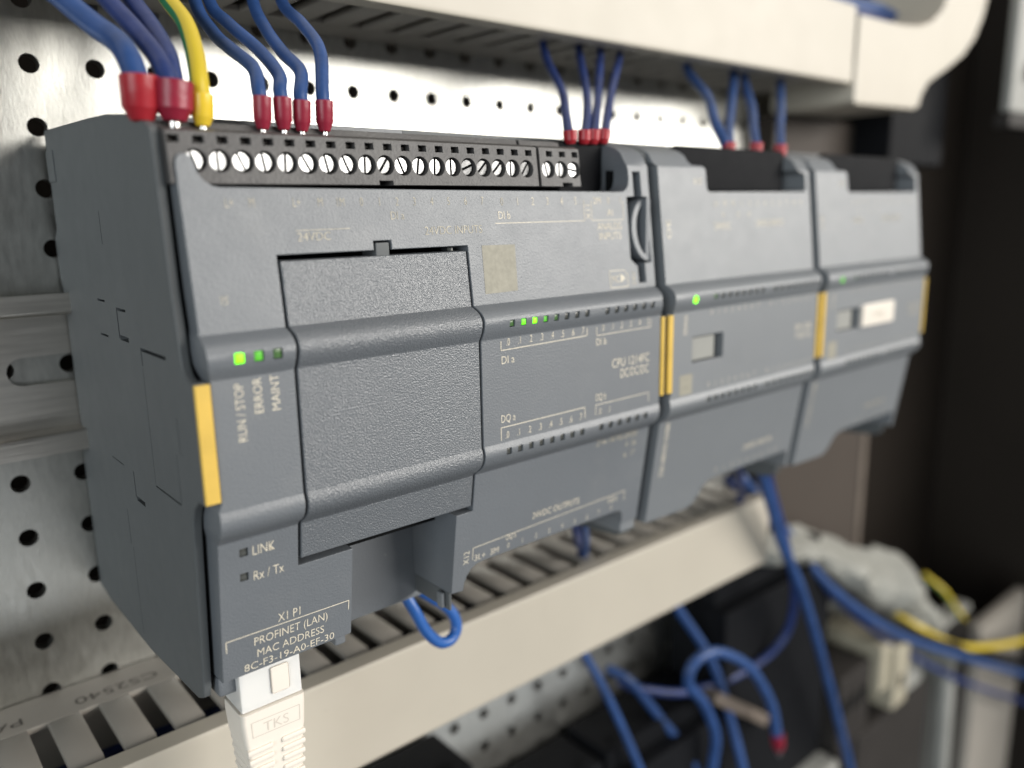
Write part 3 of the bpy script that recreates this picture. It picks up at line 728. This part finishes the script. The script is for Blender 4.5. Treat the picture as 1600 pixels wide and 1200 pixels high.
    lettering("226-6BA32-0XB0", X(6.4), 16.0, 1.5, t, x1=X(6.4)+14.5, rot=90, mat=ink)
    lettering("24VDC INPUTS", X(42.0), 15.6, 1.5, t, x1=X(56.0), mat=ink)
    for i in range(9): lettering("%d" % i, X(30.0+3.7*i), 11.6, 1.3, t, align='c', mat=ink)
    return t
module(110.1, "middle grey expansion module with a square coding window and no label", False)
module(180.2, "rightmost grey expansion module with a white rounded label on its front", True)

# ================================================================== WIRES
def ferrule(parent, top, bot, r, mat, pin=True):
    top, bot = Vector(top), Vector(bot); ax = (top-bot); L = ax.length
    lathe("ferrule", [(r*.46, 0), (r*.62, L*.03), (r*.93, L*.27), (r, L*.31), (r*1.04, L*.98), (r*.98, L), (r*.84, L*.995), (r*.80, L*.80)], bot, ax, mat, parent, 22)
    if pin: lathe("pin", [(r*.36, -2.6), (r*.36, .2)], bot, ax, 'tin', parent, 12)
def shift(p, dy): return (p[0]+dy*.95, p[1]+dy, p[2])
def wire(label, pts, r, mat, fer=None, group="wires entering the top of the controller", name="wire", cat="wire", twist=0.):
    t = thing(name, pts[0], label, cat, group)
    tube_mesh("insulation", pts, r, mat, t, attr=(mat == 'earth'), twist=twist)
    if fer: ferrule(t, *fer)
    return t
G1 = "wires entering the top of the controller"
def into_duct(p, dx=0): return [p, (p[0]+dx, p[1]+4, p[2]+7), (p[0]+dx*1.5, p[1]+5, 139.0)]
wire("thick blue wire with the leftmost large red ferrule", [(0.6, 12.0, 101.5), (0.9, 16.8, 106.9), (1.0, 22.5, 110.3), (-.6, 28.3, 113.6), (-3.0, 34.0, 117.9), (-6, 41, 124), (-8, 48, 138)], 1.85, 'blue', ((0.9, 13.0, 103.9), (0.7, 13.0, 97.2), 2.75, 'red', False), G1)
t2 = wire("left one of two dark blue wires sharing a large crimson ferrule", [(5.0, 11.2, 101.0), (5.2, 13.8, 104.5), (5.5, 18.7, 108.2), (5.0, 26.3, 113.3), (3.6, 34.0, 118.9), (2.4, 41, 125), (2, 46, 138)], 1.55, 'bluedark', ((5.5, 11.5, 103.3), (5.0, 11.5, 97.3), 2.75, 'magenta'), G1)
wire("right one of two dark blue wires sharing a large crimson ferrule", [(6.0, 12.6, 101.2), (6.6, 15.2, 105.2), (7.7, 20.0, 109.0), (8.3, 28.0, 114.4), (8.2, 36.0, 119.9), (8, 44, 127), (8, 48, 138)], 1.55, 'bluedark', None, G1)
wire("green and yellow earth wire with a yellow ferrule", [(9.3, 11.2, 99.5), (10.0, 13.2, 103.6), (11.8, 18.7, 108.9), (13.5, 26.3, 115.1), (13.7, 34.0, 120.3), (13.5, 42, 127), (13, 46, 138)], 1.5, 'earth', ((9.5, 11.3, 101.7), (9.25, 11.3, 96.8), 1.7, 'yferrule'), G1)
for lab, pts, tp, bt in (
    ("leftmost of four slim blue wires with crimson ferrules over the screw row", [(19.4, 11.5, 100.5), (19.8, 13.4, 103.4), (21.9, 19.6, 107.9), (21.4, 27.8, 112.3), (22.0, 35.9, 116.2), (22.1, 44.0, 123.4), (22, 48, 138)], (19.5, 11.5, 102.1), (19.2, 11.5, 96.8)),
    ("second from the left of four slim blue wires with crimson ferrules", [(23.0, 11.5, 100.5), (23.7, 13.6, 103.6), (26.5, 19.6, 107.2), (26.9, 27.8, 112.5), (25.1, 35.9, 118.1), (24.9, 44.0, 123.8), (25, 48, 138)], (23.0, 11.5, 102.2), (22.9, 11.5, 96.9)),
    ("third from the left of four slim blue wires with crimson ferrules", [(26.5, 11.5, 100.5), (27.2, 13.2, 103.4), (30.7, 19.6, 108.1), (31.5, 27.8, 112.6), (32.2, 35.9, 118.2), (33.7, 44.0, 125.0), (34, 48, 138)], (26.5, 11.5, 101.9), (26.2, 11.5, 96.8)),
    ("rightmost of four slim blue wires with crimson ferrules", [(30.6, 11.5, 100.5), (31.6, 13.6, 104.0), (36.2, 22.3, 112.6), (38.6, 33.2, 119.3), (39.8, 44.0, 125.8), (40, 48, 138)], (30.7, 11.5, 102.2), (30.5, 11.5, 97.0))):
    wire(lab, pts, 1.2, 'blue', (tp, bt, 1.5, 'magenta'), G1)
G2 = "wires entering the short terminal block"
for lab, pts, tp, bt in (
    ("leftmost of four thin blue wires over the short black terminal block", [(90.1, 12.0, 99.0), (97, 20, 104.5), (106.3, 31.0, 111.8), (118.2, 50.0, 124.9), (121, 54, 138)], (90.4, 12, 100.2), (90.7, 12.0, 97.2)),
    ("second of four thin blue wires over the short black terminal block", [(95.1, 12.0, 99.3), (104, 20, 105), (114.9, 31.0, 112.5), (131.4, 50.0, 126.3), (134, 54, 138)], (95.0, 12, 100.4), (94.8, 12.0, 97.3)),
    ("third of four thin blue wires over the short black terminal block", [(98.0, 12.0, 99.4), (107, 20, 105), (119.3, 31.0, 112.8), (139.9, 50.0, 128.4), (143, 54, 138)], (98.0, 12, 100.6), (97.7, 12.0, 97.4)),
    ("rightmost of four thin blue wires over the short black terminal block", [(101.6, 12.0, 99.6), (111, 20, 105.5), (124.6, 31.0, 114.3), (148.3, 50.0, 128.1), (152, 54, 138)], (101.4, 12, 100.8), (100.9, 12.0, 97.6))):
    wire(lab, pts, 1.05, 'bluedark', (tp, bt, 1.5, 'red', False), G2)
G3 = "wires entering the middle module"
for lab, pts, tp, bt in (
    ("leftmost thin blue wire over the middle module curving in from the left", [(148.5, 12.0, 98.8), (154, 20, 106), (165.0, 31.0, 114.8), (180.2, 50.0, 125.8), (184, 55, 138)], None, None),
    ("straight blue wire with the leftmost red ferrule over the middle module", [(149.4, 12.0, 98.8), (162, 21, 105.4), (176.9, 31.0, 112.0), (204.8, 50.0, 126.0), (210, 54, 138)], (149.6, 12, 99.9), (149.3, 12, 96.0)),
    ("blue wire with the middle red ferrule over the middle module", [(162.2, 12.0, 99.2), (174, 21, 106), (188.0, 31.0, 112.7), (211.2, 50.0, 125.5), (216, 54, 138)], (162.4, 12, 100.2), (162.0, 12, 96.2)),
    ("blue wire with the rightmost red ferrule over the middle module", [(174.3, 12.0, 99.2), (188, 21, 106.5), (204.1, 31.0, 113.7), (233.3, 50.0, 126.3), (239, 54, 138)], (174.4, 12, 100.2), (174.2, 12, 96.3))):
    wire(lab, pts, 1.35, 'blue', (tp, bt, 1.75, 'red', False) if tp else None, G3)
G4 = "wires below the controller"
wire("bright blue wire loop hanging below the gap in the controller", [(46, 32, 5), (49.2, 26, .5), (51.6, 23.4, -5.2), (54.2, 22.8, -11.2), (57.8, 22.8, -15.5), (61.4, 23.2, -16.3), (63.5, 23.6, -13.8), (62.2, 24.2, -9.4), (57.6, 25.2, -4.8), (52.6, 28, -.5), (49, 34, 4)], 1.35, 'bluelight', None, G4)
wire("short light blue wire dropping from the lower terminals into the duct", [(106, 22, 9), (110.5, 27, -1.5), (114.6, 31, -6.5), (122, 38, -14), (131.6, 48.0, -23.8), (136, 53, -34)], 1.15, 'blue', None, G4)
wire("short dark blue wire dropping beside the light blue one into the duct", [(103, 22, 9), (107, 27, -1), (112, 31.5, -7), (120, 39, -14), (130.1, 48.0, -22.1), (135, 53, -34)], 1.25, 'bluedark', None, G4)
wire("short blue wire under the middle module going into the duct end", [(168, 17, 9), (174, 21, 4), (180.3, 25.0, -1.5), (192, 32, -11), (204.8, 40.0, -20.4), (212, 48, -30)], 1.5, 'bluedark', None, G4)
wire("long blue wire falling from the middle module past the duct end to the lower right", [(181, 17, 10), (187, 21, 4), (193.5, 25.0, -4.5), (205.5, 28.0, -21.0), (219.3, 31.0, -40.5), (242.4, 34.0, -70.2), (271.0, 37.0, -117.6), (309.6, 40.0, -190.5), (330, 42, -240)], 1.9, 'blue', None, G4)
wire("dark blue wire curving behind the long blue wire and back to the left", [(190, 20, 9), (202.4, 28.0, -8.4), (226.0, 33.3, -43.2), (244.2, 38.7, -72.6), (247.0, 44.0, -94.4), (230.0, 49.3, -104.8), (198.5, 54.7, -104.2), (175.6, 60.0, -96.1), (168, 66, -92)], 1.7, 'bluedark', None, G4)
G5 = "blue wires hanging below the duct"
wire("leftmost blue wire hanging below the beige duct", [(134, 66, -50), (141.3, 60.0, -64.8), (150.7, 55.0, -86.2), (163.9, 50.0, -121.2), (172, 47, -150)], 1.5, 'blue', None, G5)
wire("straight blue wire emerging from under the beige duct in front of the wire arch", [(186, 64, -52), (193.8, 60.0, -67.4), (208.6, 53.3, -93.6), (213.6, 46.7, -118.4), (215.2, 40.0, -141.8), (216, 38, -165)], 1.8, 'blue', None, G5)
wire("blue wire running down between the two straight wires below the duct", [(164, 68, -86), (170.5, 62.0, -91.6), (183.1, 58.0, -110.2), (192.4, 54.0, -125.2), (198.1, 50.0, -138.8), (203, 47, -160)], 1.8, 'blue', None, G5)
wire("blue wire arching over and ending in a red ferrule", [(201, 45, -160), (200.4, 45.0, -137.1), (200.2, 43.8, -119.2), (190.1, 42.5, -100.1), (178.6, 41.2, -86.3), (180.1, 40.0, -77.6), (191.8, 38.8, -77.5), (211.4, 37.5, -91.2), (226.0, 36.2, -112.2), (230.5, 35.0, -129.4)], 2.0, 'blue', ((230.5, 35, -128.0), (232.0, 34.8, -136), 2.6, 'magenta'), G5)
G6 = "wire bundle at the lower right"
for lab, pts, r, m_ in (
    ("blue wire uppermost in the bundle at the lower right", [(225, 55, -20), (262.7, 55.0, -54.8), (292.2, 47.5, -88.9), (346.6, 40.0, -128.5), (414.7, 32.5, -164.8), (518.1, 25.0, -216.8), (560, 22, -235)], 2.1, 'blue'),
    ("dark blue wire lowermost in the bundle at the lower right", [(222, 58, -22), (265.4, 55.0, -61.5), (301.8, 48.8, -98.7), (353.0, 42.5, -138.7), (427.9, 36.2, -186.9), (543.5, 30.0, -250.7)], 1.6, 'bluedark'),
    ("black wire in the bundle at the lower right", [(240, 60, -40), (290, 50, -84), (346.6, 43.0, -124.5), (414.7, 36.5, -160.8), (518.1, 29.0, -208.8), (560, 26, -228)], 2.8, 'black')):
    wire(lab, pts, r, m_, None, G6)
wire("green and yellow earth wire sagging across the lower right", [(330, 84, -100), (352, 78, -116), (368, 58, -128), (380, 42.0, -139.0), (418.9, 36.0, -161.7), (455.4, 30.0, -173.5), (507.2, 25.0, -186.1), (560, 20, -194)], 1.9, 'earth', None, G6)
wire("short green and yellow wire end beside the pale padding", [(428, 62, -130), (434.5, 52.0, -139.2), (448.8, 50.0, -154.3), (464.3, 50.0, -168.3), (470, 60, -180)], 1.7, 'earth', None, G6)
for i, (dy, dz, m_) in enumerate(((52, -33, 'bluedark'), (58, -36, 'blue'), (64, -32, 'bluedark'))):
    wire("blue wire lying inside the lower duct, %s" % ("nearest the cover", "in the middle", "nearest the plate")[i], [(-72, dy, dz-4), (-40, dy+2, dz-6), (-10, dy-1, dz-4), (30, dy+1, dz-6), (60, dy, dz-7), (100, dy+1, dz-6)], 1.7, m_, None, "wires inside the lower duct")
for i, (p, m_) in enumerate((([(250, 64, 158), (264.6, 60.0, 159.4), (304.5, 60.0, 161.0), (351.6, 60.0, 158.4), (375, 62, 150)], 'bluedark'), ([(262, 66, 164), (283.5, 60.0, 163.0), (326.1, 60.0, 164.4), (356, 62, 160), (372, 66, 150)], 'blue'), ([(300, 70, 168), (320, 64, 160), (335, 62, 150), (350, 64, 146), (372, 68, 150)], 'bluedark'))):
    wire(("lowest", "middle", "rearmost")[i]+" blue wire inside the beige guide at the top right", p, 2.4, m_, None, "wires in the beige guide")

# ================================================================== NETWORK PLUG
plug = thing("network_plug", (11, 12, -40), "white network plug with clear tip plugged in under the controller", "network plug")
box("clear_body", 5.3, 16.9, 8.2, 15.8, -3.5, 12.0, 'clear', plug, .35)
box("contact_carrier", 6.1, 16.1, 9.9, 15.2, -3.2, 10.5, 'white', plug, .3)
box("latch", 11.0, 14.4, 7.75, 8.15, -1.6, 3.6, 'white', plug, .3)
def boot():
    rows = [(-3.6, 5.0, 17.2), (-5.2, 4.9, 17.2), (-9.6, 5.2, 16.9), (-11, 5.5, 16.6), (-18, 6.0, 16.1), (-30, 6.8, 15.3), (-44, 7.4, 14.6)]
    bm = bmesh.new(); prev = None
    for z, xa, xb in rows:
        ya, yb = 7.6+(-3.6-z)*.02, 16.4-(-3.6-z)*.03; c = .9
        ring = [bm.verts.new(p) for p in ((xa+c, ya, z), (xb-c, ya, z), (xb-c*.3, ya+c*.3, z), (xb, ya+c, z), (xb, yb-c, z), (xb-c*.3, yb-c*.3, z), (xb-c, yb, z), (xa+c, yb, z), (xa+c*.3, yb-c*.3, z), (xa, yb-c, z), (xa, ya+c, z), (xa+c*.3, ya+c*.3, z))]
        if prev:
            n = len(ring)
            for i in range(n): bm.faces.new((prev[i], prev[(i+1) % n], ring[(i+1) % n], ring[i]))
        else: bm.faces.new(ring)
        prev = ring
    bm.faces.new(list(reversed(prev)))
    return tomesh("boot", bm, 'white', plug, (11, 12, -44), 50)
bt = boot()
for i in range(12):
    z = -10.6-1.95*i; ins = .45+.08*(-9.5-z)
    for xa, xb in ((4.9+ins*.9, 10.3), (11.9, 17.1-ins*.9)):
        box("grip_rib", xa, xb, 7.15+(-3.6-z)*.02, 9, z-1.15, z, 'white', bt, .38)
    box("side_rib", 4.95+ins*.75, 6.6, 8.6, 15.6, z-1.15, z, 'white', bt, .38)
sf = lambda z: 7.6+(-3.6-z)*.02
lines("embossed_frame", [(6.6, -5.4, 15.8, -5.6), (15.8, -5.6, 15.7, -8.6), (15.7, -8.6, 6.7, -8.4), (6.7, -8.4, 6.6, -5.4)], bt, .16, 'emboss', sf, .03)
lettering("TKS", 8.8, -8.1, 1.9, bt, sf, x1=13.6, mat='emboss', eps=.04)
tube_mesh("cable", [(11, 12, -42), (11, 12.4, -60), (11, 14, -90), (10, 18, -130)], 3.0, 'white', plug)

# ================================================================== BACKGROUND HARDWARE
# beige wire guide at the end of the upper duct
pg = [(265.6, 121.5), (267.5, 119.8), (316, 121.0), (320.5, 122.5), (322.6, 127.5), (328, 132.5), (345, 139.5), (360, 146.5), (371, 155), (378, 165), (384, 180), (388, 205), (352, 205), (346, 185), (342, 172), (335, 162.5), (326, 157), (316, 154.2), (300, 152.6), (266.2, 152.0)]
bm = panel_bm(pg, [], lambda z: 38.5, 74, (), 1.6)
gd = tomesh("wire_guide", bm, 'beige', None, (300, 74, 120), 40); tag(gd, "beige curved plastic wire guide at the top right beyond the duct", "wire guide")
tag(box("black_bracket", 326, 380, 52, 78, 100, 150, 'black', None, 2), "black bracket behind the beige wire guide at the top right", "bracket")
pl = thing("frame_post", (401, 45, 110), "bare steel frame post with a bolt at the top right edge", "frame post")
box("post", 391, 432, 28, 33, 124, 230, 'greyplastic', pl, 1.5); box("post_cap", 390, 433, 27.5, 35, 117, 124, 'greydark', pl, 1)
lathe("bolt", [(5.2, 0), (5.2, 3.4), (4.2, 4.4), (1.5, 4.6)], (408, 28, 143), (0, -1, 0), 'tin', pl, 6)
vd = thing("vertical_duct", (322, 75, -108), "plain grey beige vertical duct, shade put into its colour, behind the right end of the rightmost module", "duct")
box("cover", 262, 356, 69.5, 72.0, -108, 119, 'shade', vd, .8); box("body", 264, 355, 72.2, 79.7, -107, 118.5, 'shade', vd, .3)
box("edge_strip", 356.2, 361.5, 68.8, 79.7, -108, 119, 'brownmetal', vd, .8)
# row of black devices below; leftmost added where the plate mirrors dark
for i, (xa, xb, zt) in enumerate(((36, 92, -84), (93.5, 150, -112), (151.5, 212, -110), (213.5, 296, -66))):
    d = thing("din_device", ((xa+xb)/2, 62, -170), ("leftmost, added to darken the plate,", "second", "third", "rightmost")[i]+" black device in the row below the lower duct", "din device", "black devices below the duct")
    box("body", xa, xb, 50, 78, -215, zt-9, 'black', d, 1.2); box("terminal_step", xa+.4, xb-.4, 56, 78, zt-9, zt, 'black', d, 1)
    for k in range(3): box("terminal_screw_well", xa+6+k*(xb-xa-16)/2, xa+10+k*(xb-xa-16)/2, 59, 62, zt-.2, zt+.6, 'darkhole', d, .2)
tag(box("metal_bracket", -24, 24, -3, 3, -2.5, 2.5, 'brownmetal', None, .8, (0, 0, 0)), "small brown grey metal strip lying behind the wire arch", "bracket")
o = bpy.data.objects["metal_bracket"]; o.location = (221*S, 48*S, -118*S); o.rotation_euler = (0, math.radians(36), 0)
# pale padding
def padding():
    bm = bmesh.new(); nx, nz = 46, 16
    top = [(236, -46), (262, -52), (290, -62), (318, -76), (336, -90), (348, -92), (372, -96), (394, -108), (412, -124), (428, -146), (436, -164)]
    tf = interp([(x, z) for x, z in top]); grid = []
    for i in range(nx+1):
        x = 236+200*i/nx; zt = tf(x); zb = zt-16-34*max(0, (x-236)/200)**1.0; row = []
        for j in range(nz+1):
            v_ = j/nz; z = zt+(zb-zt)*v_; y = 62-16*math.sin(math.pi*v_)+4*math.sin(x*.11+v_*3)+2*math.sin(x*.31+v_*5)
            row.append(bm.verts.new((x+random.uniform(-1, 1), y+random.uniform(-1.6, 1.6), z+random.uniform(-1.2, 1.2))))
        grid.append(row)
    for i in range(nx):
        for j in range(nz): bm.faces.new((grid[i][j], grid[i+1][j], grid[i+1][j+1], grid[i][j+1]))
    r = bmesh.ops.solidify(bm, geom=bm.faces[:], thickness=2.5)
    return tomesh("padding", bm, 'cloth', None, (336, 62, -150), 60)
random.seed(11)
tag(padding(), "crumpled pale grey sheet behind the wires at the lower right", "sheet")
ct = thing("contactor", (350, 60, -230), "grey contactor with cream terminals at the lower right", "contactor")
box("body", 318, 402, 42, 90, -260, -176, 'greydark', ct, 2); box("terminal_deck", 300, 332, 44, 80, -200, -138, 'greydark', ct, 2)
for k in range(3): box("terminal_slot", 303+k*9.5, 308+k*9.5, 43.4, 50, -158-k*0, -150, 'darkhole', ct, .4)
box("cream_terminal", 333, 344, 40, 78, -158, -132, 'cream', ct, 2); box("cream_terminal", 345, 362, 38, 78, -172, -136, 'cream', ct, 2.5)
box("grey_terminal", 362.5, 396, 44, 84, -180, -140, 'greyplastic', ct, 2); box("terminal_hole", 350, 355, 37.6, 42, -160, -153, 'darkhole', ct, .4)
rb = thing("ribbed_block", (446, 60, -300), "ribbed grey block beside the far right duct cover", "terminal block")
box("body", 432, 476, 50, 60, -320, -160, 'greyplastic', rb, 2)
for k in range(6): box("rib", 434+k*7, 437.5+k*7, 47.5, 50.4, -318, -163, 'greydark', rb, .6)
tag(lathe("grey_rod", [(4.5, 0), (5, 1), (5, 78), (4, 80)], (417, 38, -262), (.10, .06, 1), 'greyplastic', None, 18), "shiny pinkish grey rod standing in the lower right", "rod")
tag(box("side_duct_cover", 479, 560, 44, 52, -330, -177, 'duct', None, 2), "cream duct cover at the far lower right edge", "duct cover")
tag(box("relay_socket", 262, 297, 40, 84, -250, -176, 'greyplastic', None, 2), "small pale grey relay socket at the bottom edge", "relay socket")

bpy.data.objects.remove(tob); bpy.data.curves.remove(tcv)
